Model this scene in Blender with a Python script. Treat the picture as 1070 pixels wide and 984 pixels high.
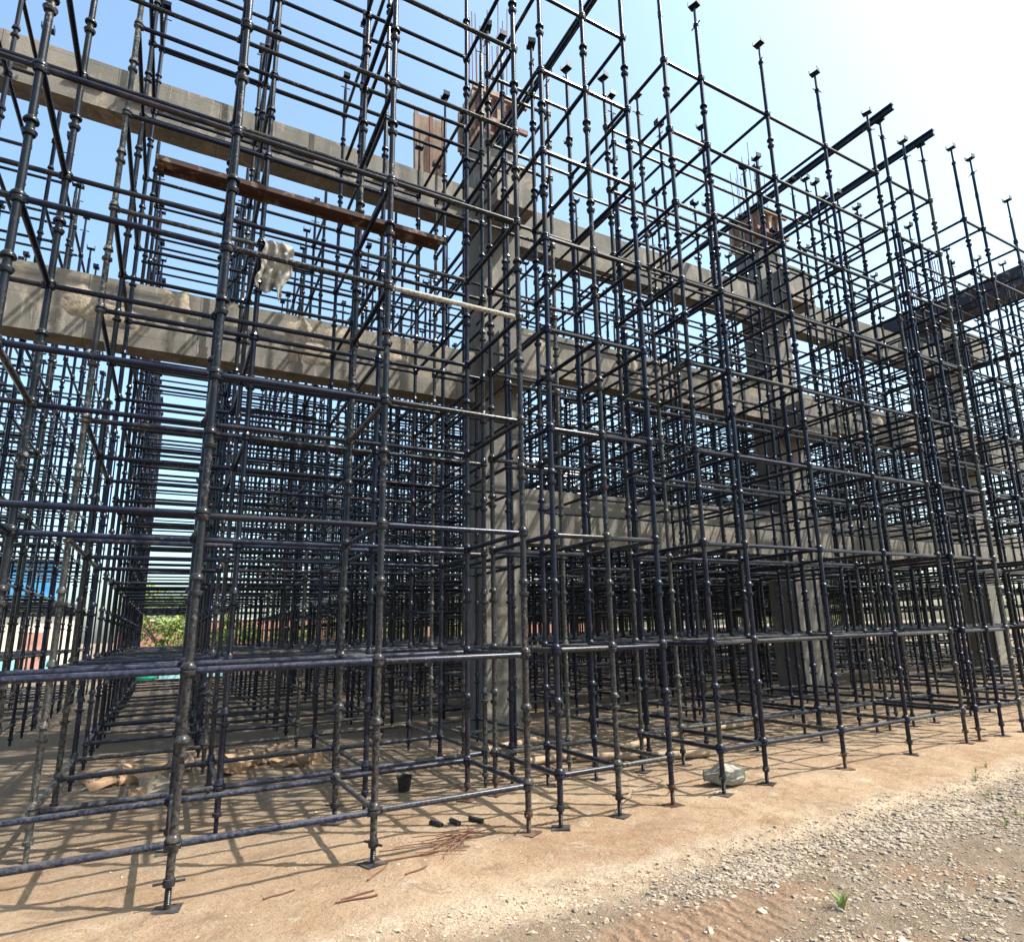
import bpy, math, random
import numpy as np
from mathutils import Vector, Matrix, noise
random.seed(7)
for o in list(bpy.data.objects): bpy.data.objects.remove(o)
SC = bpy.context.scene
COL = SC.collection
R = math.radians

# ------------------------------------------------------------------ camera
EYE = 1.50
PITCH, YAW, ROLL = 0.2200, 0.5310, -0.0291
FPX, CX, CY = 670.4, 574.07, 507.45            # measured on the 1070 x 984 photograph
fwd = Vector((math.sin(YAW)*math.cos(PITCH), math.cos(YAW)*math.cos(PITCH), math.sin(PITCH)))
rt0 = Vector((math.cos(YAW), -math.sin(YAW), 0)); up0 = rt0.cross(fwd)
rt = rt0*math.cos(ROLL) + up0*math.sin(ROLL)
up = -rt0*math.sin(ROLL) + up0*math.cos(ROLL)
cd = bpy.data.cameras.new('camera'); cam = bpy.data.objects.new('camera', cd); COL.objects.link(cam)
cam.matrix_world = Matrix(((rt.x, up.x, -fwd.x, 0), (rt.y, up.y, -fwd.y, 0), (rt.z, up.z, -fwd.z, EYE), (0, 0, 0, 1)))
cd.sensor_fit = 'HORIZONTAL'; cd.sensor_width = 36; cd.lens = FPX/1070*36
cd.shift_x = (535-CX)/1070; cd.shift_y = (CY-492)/1070
cd.clip_start = 0.05; cd.clip_end = 3000
SC.camera = cam
def px(p):
    d = Vector(p)-Vector((0, 0, EYE)); z = d.dot(fwd)
    if z < .1: return None
    return (CX+FPX*d.dot(rt)/z, CY-FPX*d.dot(up)/z, z)

# ------------------------------------------------------------------ light
SUNV = Vector((.57, -.42, 1.0)).normalized()
el = math.asin(SUNV.z); az = math.atan2(SUNV.x, SUNV.y)
W = bpy.data.worlds.new('World'); SC.world = W; W.use_nodes = True
nt = W.node_tree; nt.nodes.clear()
sky = nt.nodes.new('ShaderNodeTexSky'); sky.sky_type = 'NISHITA'; sky.sun_disc = False
sky.sun_elevation = el; sky.sun_rotation = az
sky.air_density = 1.0; sky.dust_density = 3.2; sky.ozone_density = 0.4; sky.altitude = 0
bg = nt.nodes.new('ShaderNodeBackground'); bg.inputs['Strength'].default_value = 0.15
wo = nt.nodes.new('ShaderNodeOutputWorld')
tint = nt.nodes.new('ShaderNodeMix'); tint.data_type = 'RGBA'; tint.blend_type = 'MULTIPLY'; tint.inputs[0].default_value = 1
tint.inputs[7].default_value = (.90, 1.03, 1.0, 1)   # hazier, less violet air
nt.links.new(sky.outputs[0], tint.inputs[6]); nt.links.new(tint.outputs[2], bg.inputs[0]); nt.links.new(bg.outputs[0], wo.inputs[0])
sl = bpy.data.lights.new('sun', 'SUN'); sl.energy = 4.1; sl.angle = R(.53); sl.color = (1, .95, .87)
so = bpy.data.objects.new('sun', sl); COL.objects.link(so)
so.rotation_euler = SUNV.to_track_quat('Z', 'Y').to_euler()
SC.view_settings.view_transform = 'Standard'; SC.view_settings.look = 'None'
SC.view_settings.exposure = 1.38; SC.view_settings.gamma = 1.0
SC.view_settings.use_curve_mapping = False

# ------------------------------------------------------------------ helpers
def obj(name, me, mat=None, parent=None, loc=None):
    o = bpy.data.objects.new(name, me); COL.objects.link(o)
    if mat is not None and len(me.materials) == 0: me.materials.append(mat)
    if parent: o.parent = parent
    if loc is not None: o.location = loc
    return o
def empty(name, loc):
    o = bpy.data.objects.new(name, None); COL.objects.link(o); o.location = loc; o.empty_display_size = .1
    return o
def tag(o, label=None, cat=None, group=None, kind=None):
    if label: o['label'] = label
    if cat: o['category'] = cat
    if group: o['group'] = group
    if kind: o['kind'] = kind
    return o
class MB:
    def __init__(s): s.v = []; s.f = []; s.sm = []
    def add(s, v, f, smooth=True):
        n = len(s.v); s.v += [tuple(p) for p in v]
        s.f += [tuple(i+n for i in q) for q in f]; s.sm += [smooth]*len(f)
    def tube(s, a, b, r, n=10, r2=None, caps=True):
        a = Vector(a); b = Vector(b); d = (b-a).normalized()
        u = d.orthogonal().normalized(); w = d.cross(u); r2 = r if r2 is None else r2
        V = []
        for k in range(n):
            t = 2*math.pi*k/n; e = u*math.cos(t)+w*math.sin(t); V += [a+e*r, b+e*r2]
        s.add(V, [(2*k, 2*((k+1) % n), 2*((k+1) % n)+1, 2*k+1) for k in range(n)])
        if caps: s.add(V, [tuple(2*k for k in range(n))[::-1], tuple(2*k+1 for k in range(n))], False)
    def lathe(s, prof, at=(0, 0, 0), n=12, smooth=True):
        x, y, z = at; V = []
        for (r, h) in prof:
            for k in range(n):
                t = 2*math.pi*k/n; V.append((x+r*math.cos(t), y+r*math.sin(t), z+h))
        F = [(i*n+k, i*n+(k+1) % n, (i+1)*n+(k+1) % n, (i+1)*n+k) for i in range(len(prof)-1) for k in range(n)]
        s.add(V, F, smooth)
    def box(s, c, d, rot=None, jit=0):
        V = []
        for sx in (-1, 1):
            for sy in (-1, 1):
                for sz in (-1, 1):
                    p = Vector((sx*d[0]/2, sy*d[1]/2, sz*d[2]/2))
                    if jit: p += Vector([random.uniform(-jit, jit) for _ in range(3)])
                    if rot: p = rot @ p
                    V.append(p+Vector(c))
        s.add(V, [(0, 1, 3, 2), (4, 6, 7, 5), (0, 4, 5, 1), (2, 3, 7, 6), (0, 2, 6, 4), (1, 5, 7, 3)], False)
    def mesh(s, name, mat=None):
        me = bpy.data.meshes.new(name); me.from_pydata(s.v, [], s.f)
        me.polygons.foreach_set('use_smooth', s.sm)
        if mat: me.materials.append(mat)
        me.update(); me.set_sharp_from_angle(angle=R(38)); return me

# ------------------------------------------------------------------ materials
class NT:
    def __init__(s, name):
        s.m = bpy.data.materials.new(name); s.m.use_nodes = True; s.t = s.m.node_tree
        s.b = s.t.nodes['Principled BSDF']
    def n(s, typ, ins=None, **kw):
        q = s.t.nodes.new(typ)
        for k, v in kw.items(): setattr(q, k, v)
        for k, v in (ins or {}).items():
            if isinstance(v, bpy.types.NodeSocket): s.t.links.new(v, q.inputs[k])
            else: q.inputs[k].default_value = v
        return q
    def pos(s): return s.n('ShaderNodeNewGeometry').outputs['Position']
    def noise(s, vec, scale, detail=5, rough=.55, dist=0):
        return s.n('ShaderNodeTexNoise', {'Vector': vec, 'Scale': scale, 'Detail': detail, 'Roughness': rough, 'Distortion': dist}).outputs['Fac']
    def mapv(s, vec, sc, rot=(0, 0, 0)):
        return s.n('ShaderNodeMapping', {'Vector': vec, 'Scale': sc, 'Rotation': rot}).outputs[0]
    def ramp(s, f, a, b, c0=(0, 0, 0, 1), c1=(1, 1, 1, 1)):
        q = s.n('ShaderNodeValToRGB', {'Fac': f}); e = q.color_ramp.elements
        e[0].position = a; e[1].position = b; e[0].color = c0; e[1].color = c1
        return q.outputs[0]
    def mr(s, f, a, b, c=0., d=1.):
        return s.n('ShaderNodeMapRange', {'Value': f, 'From Min': a, 'From Max': b, 'To Min': c, 'To Max': d}).outputs[0]
    def mix(s, f, a, b, mode='MIX'):
        q = s.n('ShaderNodeMix', data_type='RGBA', blend_type=mode)
        for i, v in ((0, f), (6, a), (7, b)):
            if isinstance(v, bpy.types.NodeSocket): s.t.links.new(v, q.inputs[i])
            else: q.inputs[i].default_value = v if i == 0 else ((*v, 1) if len(v) == 3 else v)
        return q.outputs[2]
    def math(s, op, a, b=0., clamp=False):
        return s.n('ShaderNodeMath', {0: a, 1: b}, operation=op, use_clamp=clamp).outputs[0]
    def out(s, color=None, rough=None, metal=None, bump=None, bs=.3, bd=.01, spec=None):
        for k, v in (('Base Color', color), ('Roughness', rough), ('Metallic', metal), ('Specular IOR Level', spec)):
            if v is None: continue
            if isinstance(v, bpy.types.NodeSocket): s.t.links.new(v, s.b.inputs[k])
            else: s.b.inputs[k].default_value = (*v, 1) if k == 'Base Color' else v
        if bump is not None:
            q = s.n('ShaderNodeBump', {'Height': bump, 'Strength': bs, 'Distance': bd})
            s.t.links.new(q.outputs[0], s.b.inputs['Normal'])
        return s.m

def steel(name, base=(.012, .022, .062), cement=.5, rust=.5, dustc=(.26, .23, .19)):
    g = NT(name); p = g.pos(); rnd = g.n('ShaderNodeObjectInfo').outputs['Random']
    n1 = g.noise(p, 7, 6, .65); n2 = g.noise(p, 38, 5, .7); n3 = g.noise(g.mapv(p, (1, 1, .35)), 2.1, 3, .5)
    c = g.mix(g.mr(n1, .35, .65), base, tuple(x*1.8+.002 for x in base))
    c = g.mix(g.math('MULTIPLY', g.mr(rnd, .7, 1., 0, .7), g.mr(n3, .35, .6)), c, (.016, .016, .016))
    c = g.mix(g.math('MULTIPLY', g.mr(rnd, .22, .0, 0, .6), g.mr(n1, .4, .6)), c, (.035, .028, .022))
    # rust scuffs
    rs = g.math('MULTIPLY', g.mr(g.noise(p, 15, 6, .7), .66-.1*rust, .72-.08*rust), g.mr(n3, .42, .55))
    c = g.mix(g.math('MULTIPLY', rs, .7), c, (.11, .045, .022))
    # cement and dust: blotches of dried slurry, and dust lying on upward faces
    cm = g.math('MULTIPLY', g.mr(n2, .60-.16*cement, .68-.13*cement), g.mr(g.noise(p, 1.7, 3, .5), .62-.3*cement, .78-.3*cement))
    sep = g.n('ShaderNodeSeparateXYZ', {0: g.n('ShaderNodeNewGeometry').outputs['Normal']})
    up_ = g.math('MULTIPLY', g.mr(sep.outputs[2], .55, 1.), g.mr(n1, .40, .66, .0, .6))
    low = g.math('MULTIPLY', g.mr(g.n('ShaderNodeSeparateXYZ', {0: p}).outputs[2], 2.6, .2, 0, 1.1*cement), g.mr(n2, .4, .6))
    c = g.mix(g.math('MAXIMUM', g.math('MAXIMUM', g.math('MULTIPLY', cm, .85), up_), low), c, dustc)
    rough = g.mr(g.math('MAXIMUM', cm, up_), 0, 1, .24, .9)
    return g.out(c, rough, 0., g.math('ADD', n2, cm), .25, .004, .2)
M_NAVY = steel('navy_painted_steel', (.0014, .0028, .0105), .14, .2, (.13, .12, .11))
M_STEEL = steel('worn_dark_steel', (.0045, .0055, .008), .40, .5, (.16, .145, .125))
M_CEM = steel('cement_splashed_steel', (.018, .019, .019), .6, .6, (.15, .14, .12))
M_LBLUE = steel('clear_blue_steel', (.0024, .0055, .018), .3, .35, (.13, .12, .11))
M_FRONT = steel('front_worn_steel', (.005, .0062, .009), .42, .8, (.13, .11, .088))
M_RUST = steel('rusty_jack_steel', (.035, .018, .012), .2, 1.3, (.16, .12, .09))
M_BLACK = steel('black_jack_steel', (.010, .010, .012), .1, .5, (.12, .10, .09))
M_PALE = steel('pale_dusty_steel', (.11, .11, .105), 1.1, .4, (.34, .31, .26))
M_TAN = steel('orange_rust_steel', (.16, .075, .04), .6, 1.2, (.36, .27, .2))

def concrete():
    g = NT('raw_concrete'); p = g.pos()
    a = g.noise(p, 1.1, 6, .6); b = g.noise(p, 9, 6, .65); s = g.noise(g.mapv(p, (2.2, 2.2, .25)), 2.0, 5, .6)
    c = g.mix(g.mr(a, .3, .7), (.105, .099, .087), (.19, .172, .145))
    c = g.mix(g.mr(s, .48, .66, 0, .7), c, (.075, .072, .066))
    c = g.mix(g.mr(g.noise(g.mapv(p, (5, 5, .5)), 2.4, 4, .6), .60, .70, 0, .5), c, (.33, .30, .25))
    c = g.mix(g.math('MULTIPLY', g.mr(g.noise(p, 1.9, 5, .6, 1.2), .56, .59), g.mr(b, .42, .55, .05, .6)), c, (.26, .21, .155))
    # board joints of the formwork
    z = g.n('ShaderNodeSeparateXYZ', {0: p})
    jz = g.math('ABSOLUTE', g.math('SUBTRACT', g.math('FRACT', g.math('MULTIPLY', z.outputs[2], 1/.31)), .5))
    jx = g.math('ABSOLUTE', g.math('SUBTRACT', g.math('FRACT', g.math('MULTIPLY', z.outputs[0], 1/1.22)), .5))
    j = g.math('MAXIMUM', g.mr(jz, .488, .496), g.mr(jx, .494, .498))
    c = g.mix(g.math('MULTIPLY', j, .7), c, (.06, .055, .05))
    hole = g.math('MAXIMUM', g.mr(g.noise(p, 60, 2, .5), .67, .71), g.math('MULTIPLY', g.mr(g.noise(p, 34, 4, .8), .52, .60), g.mr(g.noise(p, 1.6, 3, .5), .60, .66)))
    c = g.mix(g.math('MULTIPLY', hole, .65), c, (.08, .07, .06))
    return g.out(c, .9, 0, g.math('SUBTRACT', g.math('ADD', b, g.math('MULTIPLY', a, 2)), g.math('ADD', g.math('MULTIPLY', j, .6), hole)), .5, .012, .25)
M_CON = concrete()
def mortar():
    g = NT('mortar_splash'); p = g.pos(); b = g.noise(p, 22, 6, .7)
    return g.out(g.mix(g.mr(b, .35, .65), (.34, .275, .20), (.17, .15, .12)), .95, 0, b, .8, .02, .2)
M_MORT = mortar()
def wood(name, c0, c1, sc=(1.2, 14, 14)):
    g = NT(name); p = g.pos(); a = g.noise(g.mapv(p, sc), 3, 6, .6, .6); b = g.noise(p, 6, 5, .6)
    c = g.mix(g.mr(a, .3, .7), c0, c1); c = g.mix(g.mr(b, .55, .7, 0, .6), c, (.30, .26, .21))
    return g.out(c, .8, 0, a, .4, .006, .3)
M_PLANK = wood('weathered_plank', (.022, .010, .008), (.048, .022, .017))
M_PLY = wood('pale_formwork_ply', (.17, .12, .09), (.29, .21, .155), (9, 9, 1))
M_REDPLY = wood('red_film_plywood', (.12, .06, .048), (.20, .105, .085), (5, 5, 5))
M_DARKPLY = wood('dark_formwork_ply', (.02, .022, .035), (.045, .04, .05), (3, 3, 12))
M_LOG = wood('dusty_timber', (.18, .12, .075), (.36, .26, .17), (2, 12, 12))
def simple(name, c, rough=.7, sc=8, var=.35, bump=.3):
    g = NT(name); p = g.pos(); a = g.noise(p, sc, 6, .65)
    return g.out(g.mix(g.mr(a, .3, .7), tuple(x*(1-var) for x in c), tuple(min(1, x*(1+var)) for x in c)), rough, 0, a, bump, .01, .3)
def rusty(): 
    g = NT('rusty_rebar'); p = g.pos(); a = g.noise(p, 60, 4, .7)
    return g.out(g.mix(a, (.07, .03, .018), (.17, .08, .05)), .85, 0, a, .6, .003, .3)
M_REBAR = rusty()
M_SACK = simple('woven_sack', (.25, .23, .185), .75, 22, .35, 1.0)
M_BAG = simple('dusty_plastic_sheet', (.24, .225, .20), .5, 16, .4, 1.0)
M_BRK = simple('broken_brown_block', (.26, .165, .10), .9, 7, .5, .8)
M_GRYBLK = simple('grey_mortar_lump', (.17, .14, .11), .9, 9, .35, .6)
M_BLKP = simple('black_plastic', (.015, .015, .018), .4, 9, .3, .1)

def ground_mat():
    g = NT('site_earth'); p = g.pos(); x = g.n('ShaderNodeSeparateXYZ', {0: p}); X, Y = x.outputs[0], x.outputs[1]
    a = g.noise(p, .8, 7, .6, .4); b = g.noise(p, 6, 7, .7); f = g.noise(p, 45, 6, .75); ff = g.noise(p, 150, 3, .7)
    c = g.mix(g.mr(a, .32, .66), (.29, .185, .112), (.43, .31, .205))
    c = g.mix(g.mr(g.noise(p, 1.7, 5, .6, .8), .56, .72, 0, .75), c, (.28, .155, .09))
    c = g.mix(g.mr(b, .50, .68, 0, .5), c, (.39, .32, .235))
    # pale crumbled strip along the lip and gravelly zone nearer the camera
    yy = g.math('ADD', Y, g.math('MULTIPLY', g.math('SUBTRACT', g.noise(p, 1.3, 4, .6), .5), .7))
    gz = g.mr(yy, 3.95, 3.55)
    gx = g.mr(g.math('ADD', X, g.math('MULTIPLY', b, 1.5)), 1.2, 3.3, .35, 1.)
    gcol = g.mix(g.mr(b, .35, .65), (.165, .125, .088), (.26, .20, .145))
    gcol = g.mix(g.mr(g.noise(p, 1.05, 4, .6, .5), .54, .64, 0, .6), gcol, (.27, .155, .09))
    c = g.mix(g.math('MULTIPLY', gz, gx), c, gcol)
    # reddish churned earth with tyre ribs near the bottom centre
    dd = g.n('ShaderNodeVectorMath', {0: g.n('ShaderNodeVectorMath', {0: p, 1: (2.6, 3.0, 0)}, operation='SUBTRACT').outputs[0], 1: (.95, 2.0, 0)}, operation='MULTIPLY')
    dl = g.n('ShaderNodeVectorMath', {0: dd.outputs[0]}, operation='LENGTH').outputs['Value']
    pm = g.mr(g.math('ADD', dl, g.math('MULTIPLY', g.noise(p, 4, 6, .7), .9)), 1.35, .85)
    rib = g.n('ShaderNodeTexWave', {'Vector': p, 'Scale': 3.2, 'Distortion': 6.0, 'Detail': 3.0, 'Detail Scale': 2.0}).outputs['Fac']
    c = g.mix(g.math('MULTIPLY', pm, .85), c, g.mix(rib, (.24, .145, .092), (.31, .20, .13)))
    lip = g.math('MULTIPLY', g.mr(yy, 3.55, 3.75), g.mr(yy, 4.1, 3.85))
    c = g.mix(g.math('MULTIPLY', lip, g.mr(b, .35, .6, .2, .7)), c, (.50, .41, .30))
    # ground colour turns darker and greyer under the scaffold
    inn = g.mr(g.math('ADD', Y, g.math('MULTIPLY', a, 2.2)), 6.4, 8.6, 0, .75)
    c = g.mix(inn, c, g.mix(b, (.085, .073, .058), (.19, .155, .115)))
    c = g.mix(g.mr(f, .53, .66, 0, .6), c, (.13, .09, .062))
    c = g.mix(g.mr(ff, .58, .68, 0, .45), c, (.52, .43, .33))
    c = g.mix(g.math('MULTIPLY', g.mr(g.noise(p, 2.6, 7, .7, 1.0), .52, .62), .55), c, (.20, .135, .085))
    c = g.mix(g.mr(g.noise(p, 3.4, 8, .75, .6), .58, .66, 0, .5), c, (.55, .47, .37))
    h = g.math('ADD', g.math('ADD', g.math('MULTIPLY', b, 1.4), g.math('MULTIPLY', g.math('MULTIPLY', pm, rib), .55)), g.math('ADD', g.math('MULTIPLY', f, .6), g.math('MULTIPLY', ff, .2)))
    return g.out(c, .95, 0, h, 1.0, .05, .12)
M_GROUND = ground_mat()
def stone_mat():
    g = NT('crushed_stone'); isl = g.n('ShaderNodeNewGeometry').outputs['Random Per Island']
    p = g.pos(); q = g.n('ShaderNodeValToRGB', {'Fac': isl}); q.color_ramp.interpolation = 'LINEAR'
    e = q.color_ramp.elements; e[0].color = (.12, .11, .095, 1); e[1].color = (.34, .29, .225, 1); e[1].position = 1
    for po, cc in ((.25, (.165, .145, .12, 1)), (.5, (.22, .175, .125, 1)), (.68, (.185, .165, .14, 1)), (.85, (.26, .205, .145, 1))):
        k = e.new(po); k.color = cc
    n = g.noise(p, 70, 4, .7)
    return g.out(g.mix(g.mr(n, .3, .7, 0, .35), q.outputs[0], (.34, .25, .18)), .9, 0, n, .4, .004, .25)
M_STONE = stone_mat()

# ------------------------------------------------------------------ ground
def fbm(x, y, s, o=4):
    return noise.fractal((x*s, y*s, 3.1), .9, 2.1, o)
def lip_y(x): return 3.78 + .10*fbm(x, 0, .55, 3)
def gh(x, y):
    h = -.045 + .022*fbm(x, y, .45, 3)
    d = math.hypot(x-4, y-4)
    if d < 14: h += .007*fbm(x, y, 3.2, 3)
    if d < 9: h += .006*fbm(x+9, y, 8, 3)
    if -3 < x < 14:
        k = 1/(1+math.exp(max(-30, min(30, (y-lip_y(x))/.035)))); w = min(1, max(0, (x-.3)/1.2))
        h -= .055*k*w
        if d < 9: h += .020*k*w*abs(fbm(x, y, 5.5, 3))
        e = math.exp(-((y-lip_y(x)-.02)/.06)**2); h += .026*e*w*(.2+abs(fbm(x, y, 6, 3)))
    if y > 6.1: h += min(.05, (y-6.1)*.02)
    return h
def axis(a0, a1, step, lo, hi):
    c = list(np.arange(a0, a1+1e-6, step)); s = step; v = a1
    while v < hi: s *= 1.22; v += s; c.append(v)
    s = step; v = a0; L = []
    while v > lo: s *= 1.22; v -= s; L.append(v)
    return L[::-1]+c
xs = axis(-2.2, 11, .045, -700, 900); ys = axis(1.2, 7.4, .04, -500, 1400)
V = [(x, y, gh(x, y)) for y in ys for x in xs]; nx = len(xs)
F = [(j*nx+i, j*nx+i+1, (j+1)*nx+i+1, (j+1)*nx+i) for j in range(len(ys)-1) for i in range(nx-1)]
me = bpy.data.meshes.new('ground'); me.from_pydata(V, [], F); me.polygons.foreach_set('use_smooth', [True]*len(F))
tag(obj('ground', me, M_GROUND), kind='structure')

# ------------------------------------------------------------------ building frame
def concrete_block(name, parent, x0, x1, y0, y1, z0, z1, seg=.22, amp=.012, mat=None):
    import bmesh
    bm = bmesh.new()
    nxx = max(1, int((x1-x0)/seg)); nyy = max(1, int((y1-y0)/seg)); nzz = max(1, int((z1-z0)/seg))
    def face(o, u, v, nu, nv, nrm):
        g_ = [[bm.verts.new(Vector(o)+Vector(u)*i/nu+Vector(v)*j/nv) for i in range(nu+1)] for j in range(nv+1)]
        for j in range(nv):
            for i in range(nu): bm.faces.new((g_[j][i], g_[j][i+1], g_[j+1][i+1], g_[j+1][i]))
    dx, dy, dz = x1-x0, y1-y0, z1-z0
    face((x0, y0, z0), (dx, 0, 0), (0, 0, dz), nxx, nzz, 0); face((x1, y1, z0), (-dx, 0, 0), (0, 0, dz), nxx, nzz, 0)
    face((x0, y1, z0), (0, -dy, 0), (0, 0, dz), nyy, nzz, 0); face((x1, y0, z0), (0, dy, 0), (0, 0, dz), nyy, nzz, 0)
    face((x0, y0, z1), (dx, 0, 0), (0, dy, 0), nxx, nyy, 0); face((x0, y1, z0), (dx, 0, 0), (0, -dy, 0), nxx, nyy, 0)
    bmesh.ops.remove_doubles(bm, verts=bm.verts, dist=1e-4)
    for v in bm.verts:
        q = v.co*1.7
        v.co += Vector((noise.noise(q), noise.noise(q+Vector((9, 0, 0))), noise.noise(q+Vector((0, 7, 0)))))*amp
    m = bpy.data.meshes.new(name); bm.to_mesh(m); bm.free()
    m.polygons.foreach_set('use_smooth', [True]*len(m.polygons)); m.set_sharp_from_angle(angle=R(50))
    return obj(name, m, mat or M_CON, parent)
COLS = [(-3.9, 'leftmost'), (4.05, 'nearest'), (11.1, 'middle'), (18.5, 'far right')]
YB0, YB1 = 9.06, 9.40
frame_lab = {
 -3.9: 'grey raw concrete column at the far left end of the beams',
 4.05: 'tall grey concrete column nearest the camera, striped with sun, wooden box on its head',
 11.1: 'second concrete column to the right, standing among the blue scaffold, wooden box on its head',
 18.5: 'far concrete column at the right edge behind the densest scaffold'}
for cx, nm in COLS:
    t = tag(empty('concrete_column', (cx+.33, 9.5, 0)), frame_lab[cx], 'column')
    def part(name, *a, **k):
        o = concrete_block(name, None, *a, **k); o.parent = t; o.matrix_parent_inverse = Matrix.Translation(t.location).inverted(); return o
    wd = .66 if cx < 5 else .76
    part('shaft', cx, cx+wd, 9.0, 9.7, -.25, 10.25)
    part('bracket', cx-.01, cx+wd+.04, 8.28, 8.995, 8.36, 9.18)
    part('bracket', cx-.01, cx+wd+.04, 8.28, 8.995, 5.36, 6.05)
def beam(xa, xb, z0, z1, lab, mort=0, y0=YB0, y1=YB1, seedv=0):
    t = tag(empty('concrete_beam', ((xa+xb)/2, y0, z0)), lab, 'beam')
    o = concrete_block('beam_body', None, xa, xb, y0, y1, z0, z1, .12, .009); o.parent = t
    o.matrix_parent_inverse = Matrix.Translation(t.location).inverted()
    rnd = random.Random(seedv)
    for k in range(mort):
        m = MB(); cx_ = rnd.uniform(xa+.4, xb-.4); cz = rnd.uniform(z0+.35, z1-.2); w = rnd.uniform(.1, .36); h = rnd.uniform(.1, .28)
        n = 26; V = [(cx_, y0-.035, cz)]
        for i in range(n):
            a = 2*math.pi*i/n; rr = 1+.5*noise.noise((math.cos(a)*1.7+k*5, math.sin(a)*1.7, seedv))
            V.append((cx_+w*.6*rr*math.cos(a), y0-.030, cz+h*.6*rr*math.sin(a)))
        for i in range(n):
            a = 2*math.pi*i/n; rr = 1+.5*noise.noise((math.cos(a)*1.7+k*5, math.sin(a)*1.7, seedv))
            V.append((cx_+w*rr*math.cos(a), y0+.012, cz+h*rr*math.sin(a)))
        Fm = [(0, 1+(i+1) % n, 1+i) for i in range(n)]+[(1+i, 1+(i+1) % n, 1+n+(i+1) % n, 1+n+i) for i in range(n)]
        m.add(V, Fm, True); q = obj('mortar_patch', m.mesh('mortar_patch'), M_MORT, t)
        q.matrix_parent_inverse = Matrix.Translation(t.location).inverted()
    return t
xr = [(-3.9+.66, 4.05), (4.05+.66, 11.1), (11.1+.76, 18.5), (18.5+.76, 27)]
beam(-12, -3.9, 5.12, 5.98, 'short piece of middle concrete beam beyond the left column', 0, seedv=1)
beam(-12, -3.9, 8.38, 9.06, 'short piece of top concrete beam beyond the left column', 0, seedv=2)
beam(*xr[0], 5.12, 5.98, 'middle-height concrete beam left of the nearest column, crusted with pale mortar', 9, seedv=3)
beam(*xr[0], 8.38, 9.06, 'topmost concrete beam left of the nearest column, plain grey against the sky', 0, seedv=4)
beam(*xr[1], 2.86, 3.76, 'lowest concrete beam between the nearest and second columns', 2, seedv=5)
beam(*xr[1], 5.82, 6.62, 'middle concrete beam between the nearest and second columns', 3, seedv=6)
beam(*xr[1], 8.20, 9.02, 'topmost concrete beam between the nearest and second columns', 0, seedv=7)
beam(*xr[2], 2.86, 3.76, 'lowest concrete beam right of the second column', 1, seedv=8)
beam(*xr[2], 5.82, 6.62, 'middle concrete beam right of the second column', 1, seedv=9)
beam(*xr[2], 8.20, 9.02, 'topmost concrete beam right of the second column', 0, seedv=10)
beam(*xr[3], 2.86, 3.76, 'lowest concrete beam beyond the far right column', 0, seedv=12)
beam(*xr[3], 5.82, 6.62, 'middle concrete beam beyond the far right column', 0, seedv=11)
# pale leaked-mortar line on the top left beam
tb = [o for o in bpy.data.objects if o.get('label', '').startswith('topmost concrete beam left')][0]
rr_ = random.Random(5); x = -2.5
m = MB()
while x < 3.8:
    L = rr_.uniform(.12, .5); m.box((x+L/2, YB0-.022, 8.62+rr_.uniform(-.006, .006)), (L, .03, rr_.uniform(.02, .05)), jit=.006); x += L+rr_.uniform(.05, .4)
o = obj('leaked_mortar', m.mesh('leaked_mortar'), M_MORT, tb); o.matrix_parent_inverse = Matrix.Translation(tb.location).inverted(); o['kind'] = 'stuff'

# column-head formwork boxes with starter bars
def head_box(cx, lab, barlab, dark):
    t = tag(empty('formwork_box', (cx+.33, 9.5, 10.26)), lab, 'formwork')
    def pt(name, m, mat):
        o = obj(name, m.mesh(name), mat, t); o.matrix_parent_inverse = Matrix.Translation(t.location).inverted(); return o
    x0, x1, y0, y1, z0, z1 = cx-.06, cx+.72, 8.94, 9.76, 10.27, 11.05
    for bx, by, dx, dy in ((cx+.33, y0, x1-x0, .025), (cx+.33, y1, x1-x0, .025), (x0, 9.35, .025, y1-y0-.03), (x1, 9.35, .025, y1-y0-.03)):
        m = MB(); m.box((bx, by, (z0+z1)/2), (dx, dy, z1-z0)); pt('plywood_panel', m, M_REDPLY if not dark else M_REDPLY)
    for k in range(3):
        for yy in (y0-.05,):
            m = MB(); m.box((x0+.09+k*.3, yy, (z0+z1)/2), (.08, .07, z1-z0+.06)); pt('batten', m, M_PLY)
    for k in range(3):
        m = MB(); m.box((x0-.05, y0+.1+k*.3, (z0+z1)/2), (.07, .08, z1-z0+.06)); pt('batten', m, M_PLY)
    for zz in (z0+.1, z1-.12):
        m = MB(); m.box(((x0+x1)/2, y0-.125, zz), (x1-x0+.3, .07, .09)); pt('waler', m, M_PLY if zz > 10.6 else M_REDPLY)
    rb = random.Random(int(cx*10))
    for i in range(4):
        for j in range(4):
            if 0 < i < 3 and 0 < j < 3: continue
            m = MB(); ax = cx+.07+i*.173; ay = 9.08+j*.18; tx = rb.uniform(-.04, .04); ty = rb.uniform(-.04, .04)
            hh = rb.uniform(12.6, 13.4) if not dark else rb.uniform(12.1, 13.0)
            m.tube((ax, ay, 10.0), (ax+tx*.3, ay+ty*.3, 11.4), .009, 6); m.tube((ax+tx*.3, ay+ty*.3, 11.4), (ax+tx, ay+ty, hh), .009, 6)
            tag(obj('starter_bar', m.mesh('starter_bar'), M_REBAR), barlab, 'rebar', barlab.split(',')[0])
head_box(4.05, 'red plywood formwork box on the head of the nearest column', 'thin rusty starter bar sticking up from the nearest column head, one of a cluster', False)
head_box(11.1, 'reddish formwork box on the head of the second column', 'thin rusty starter bar above the second column head, one of a cluster', True)
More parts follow.
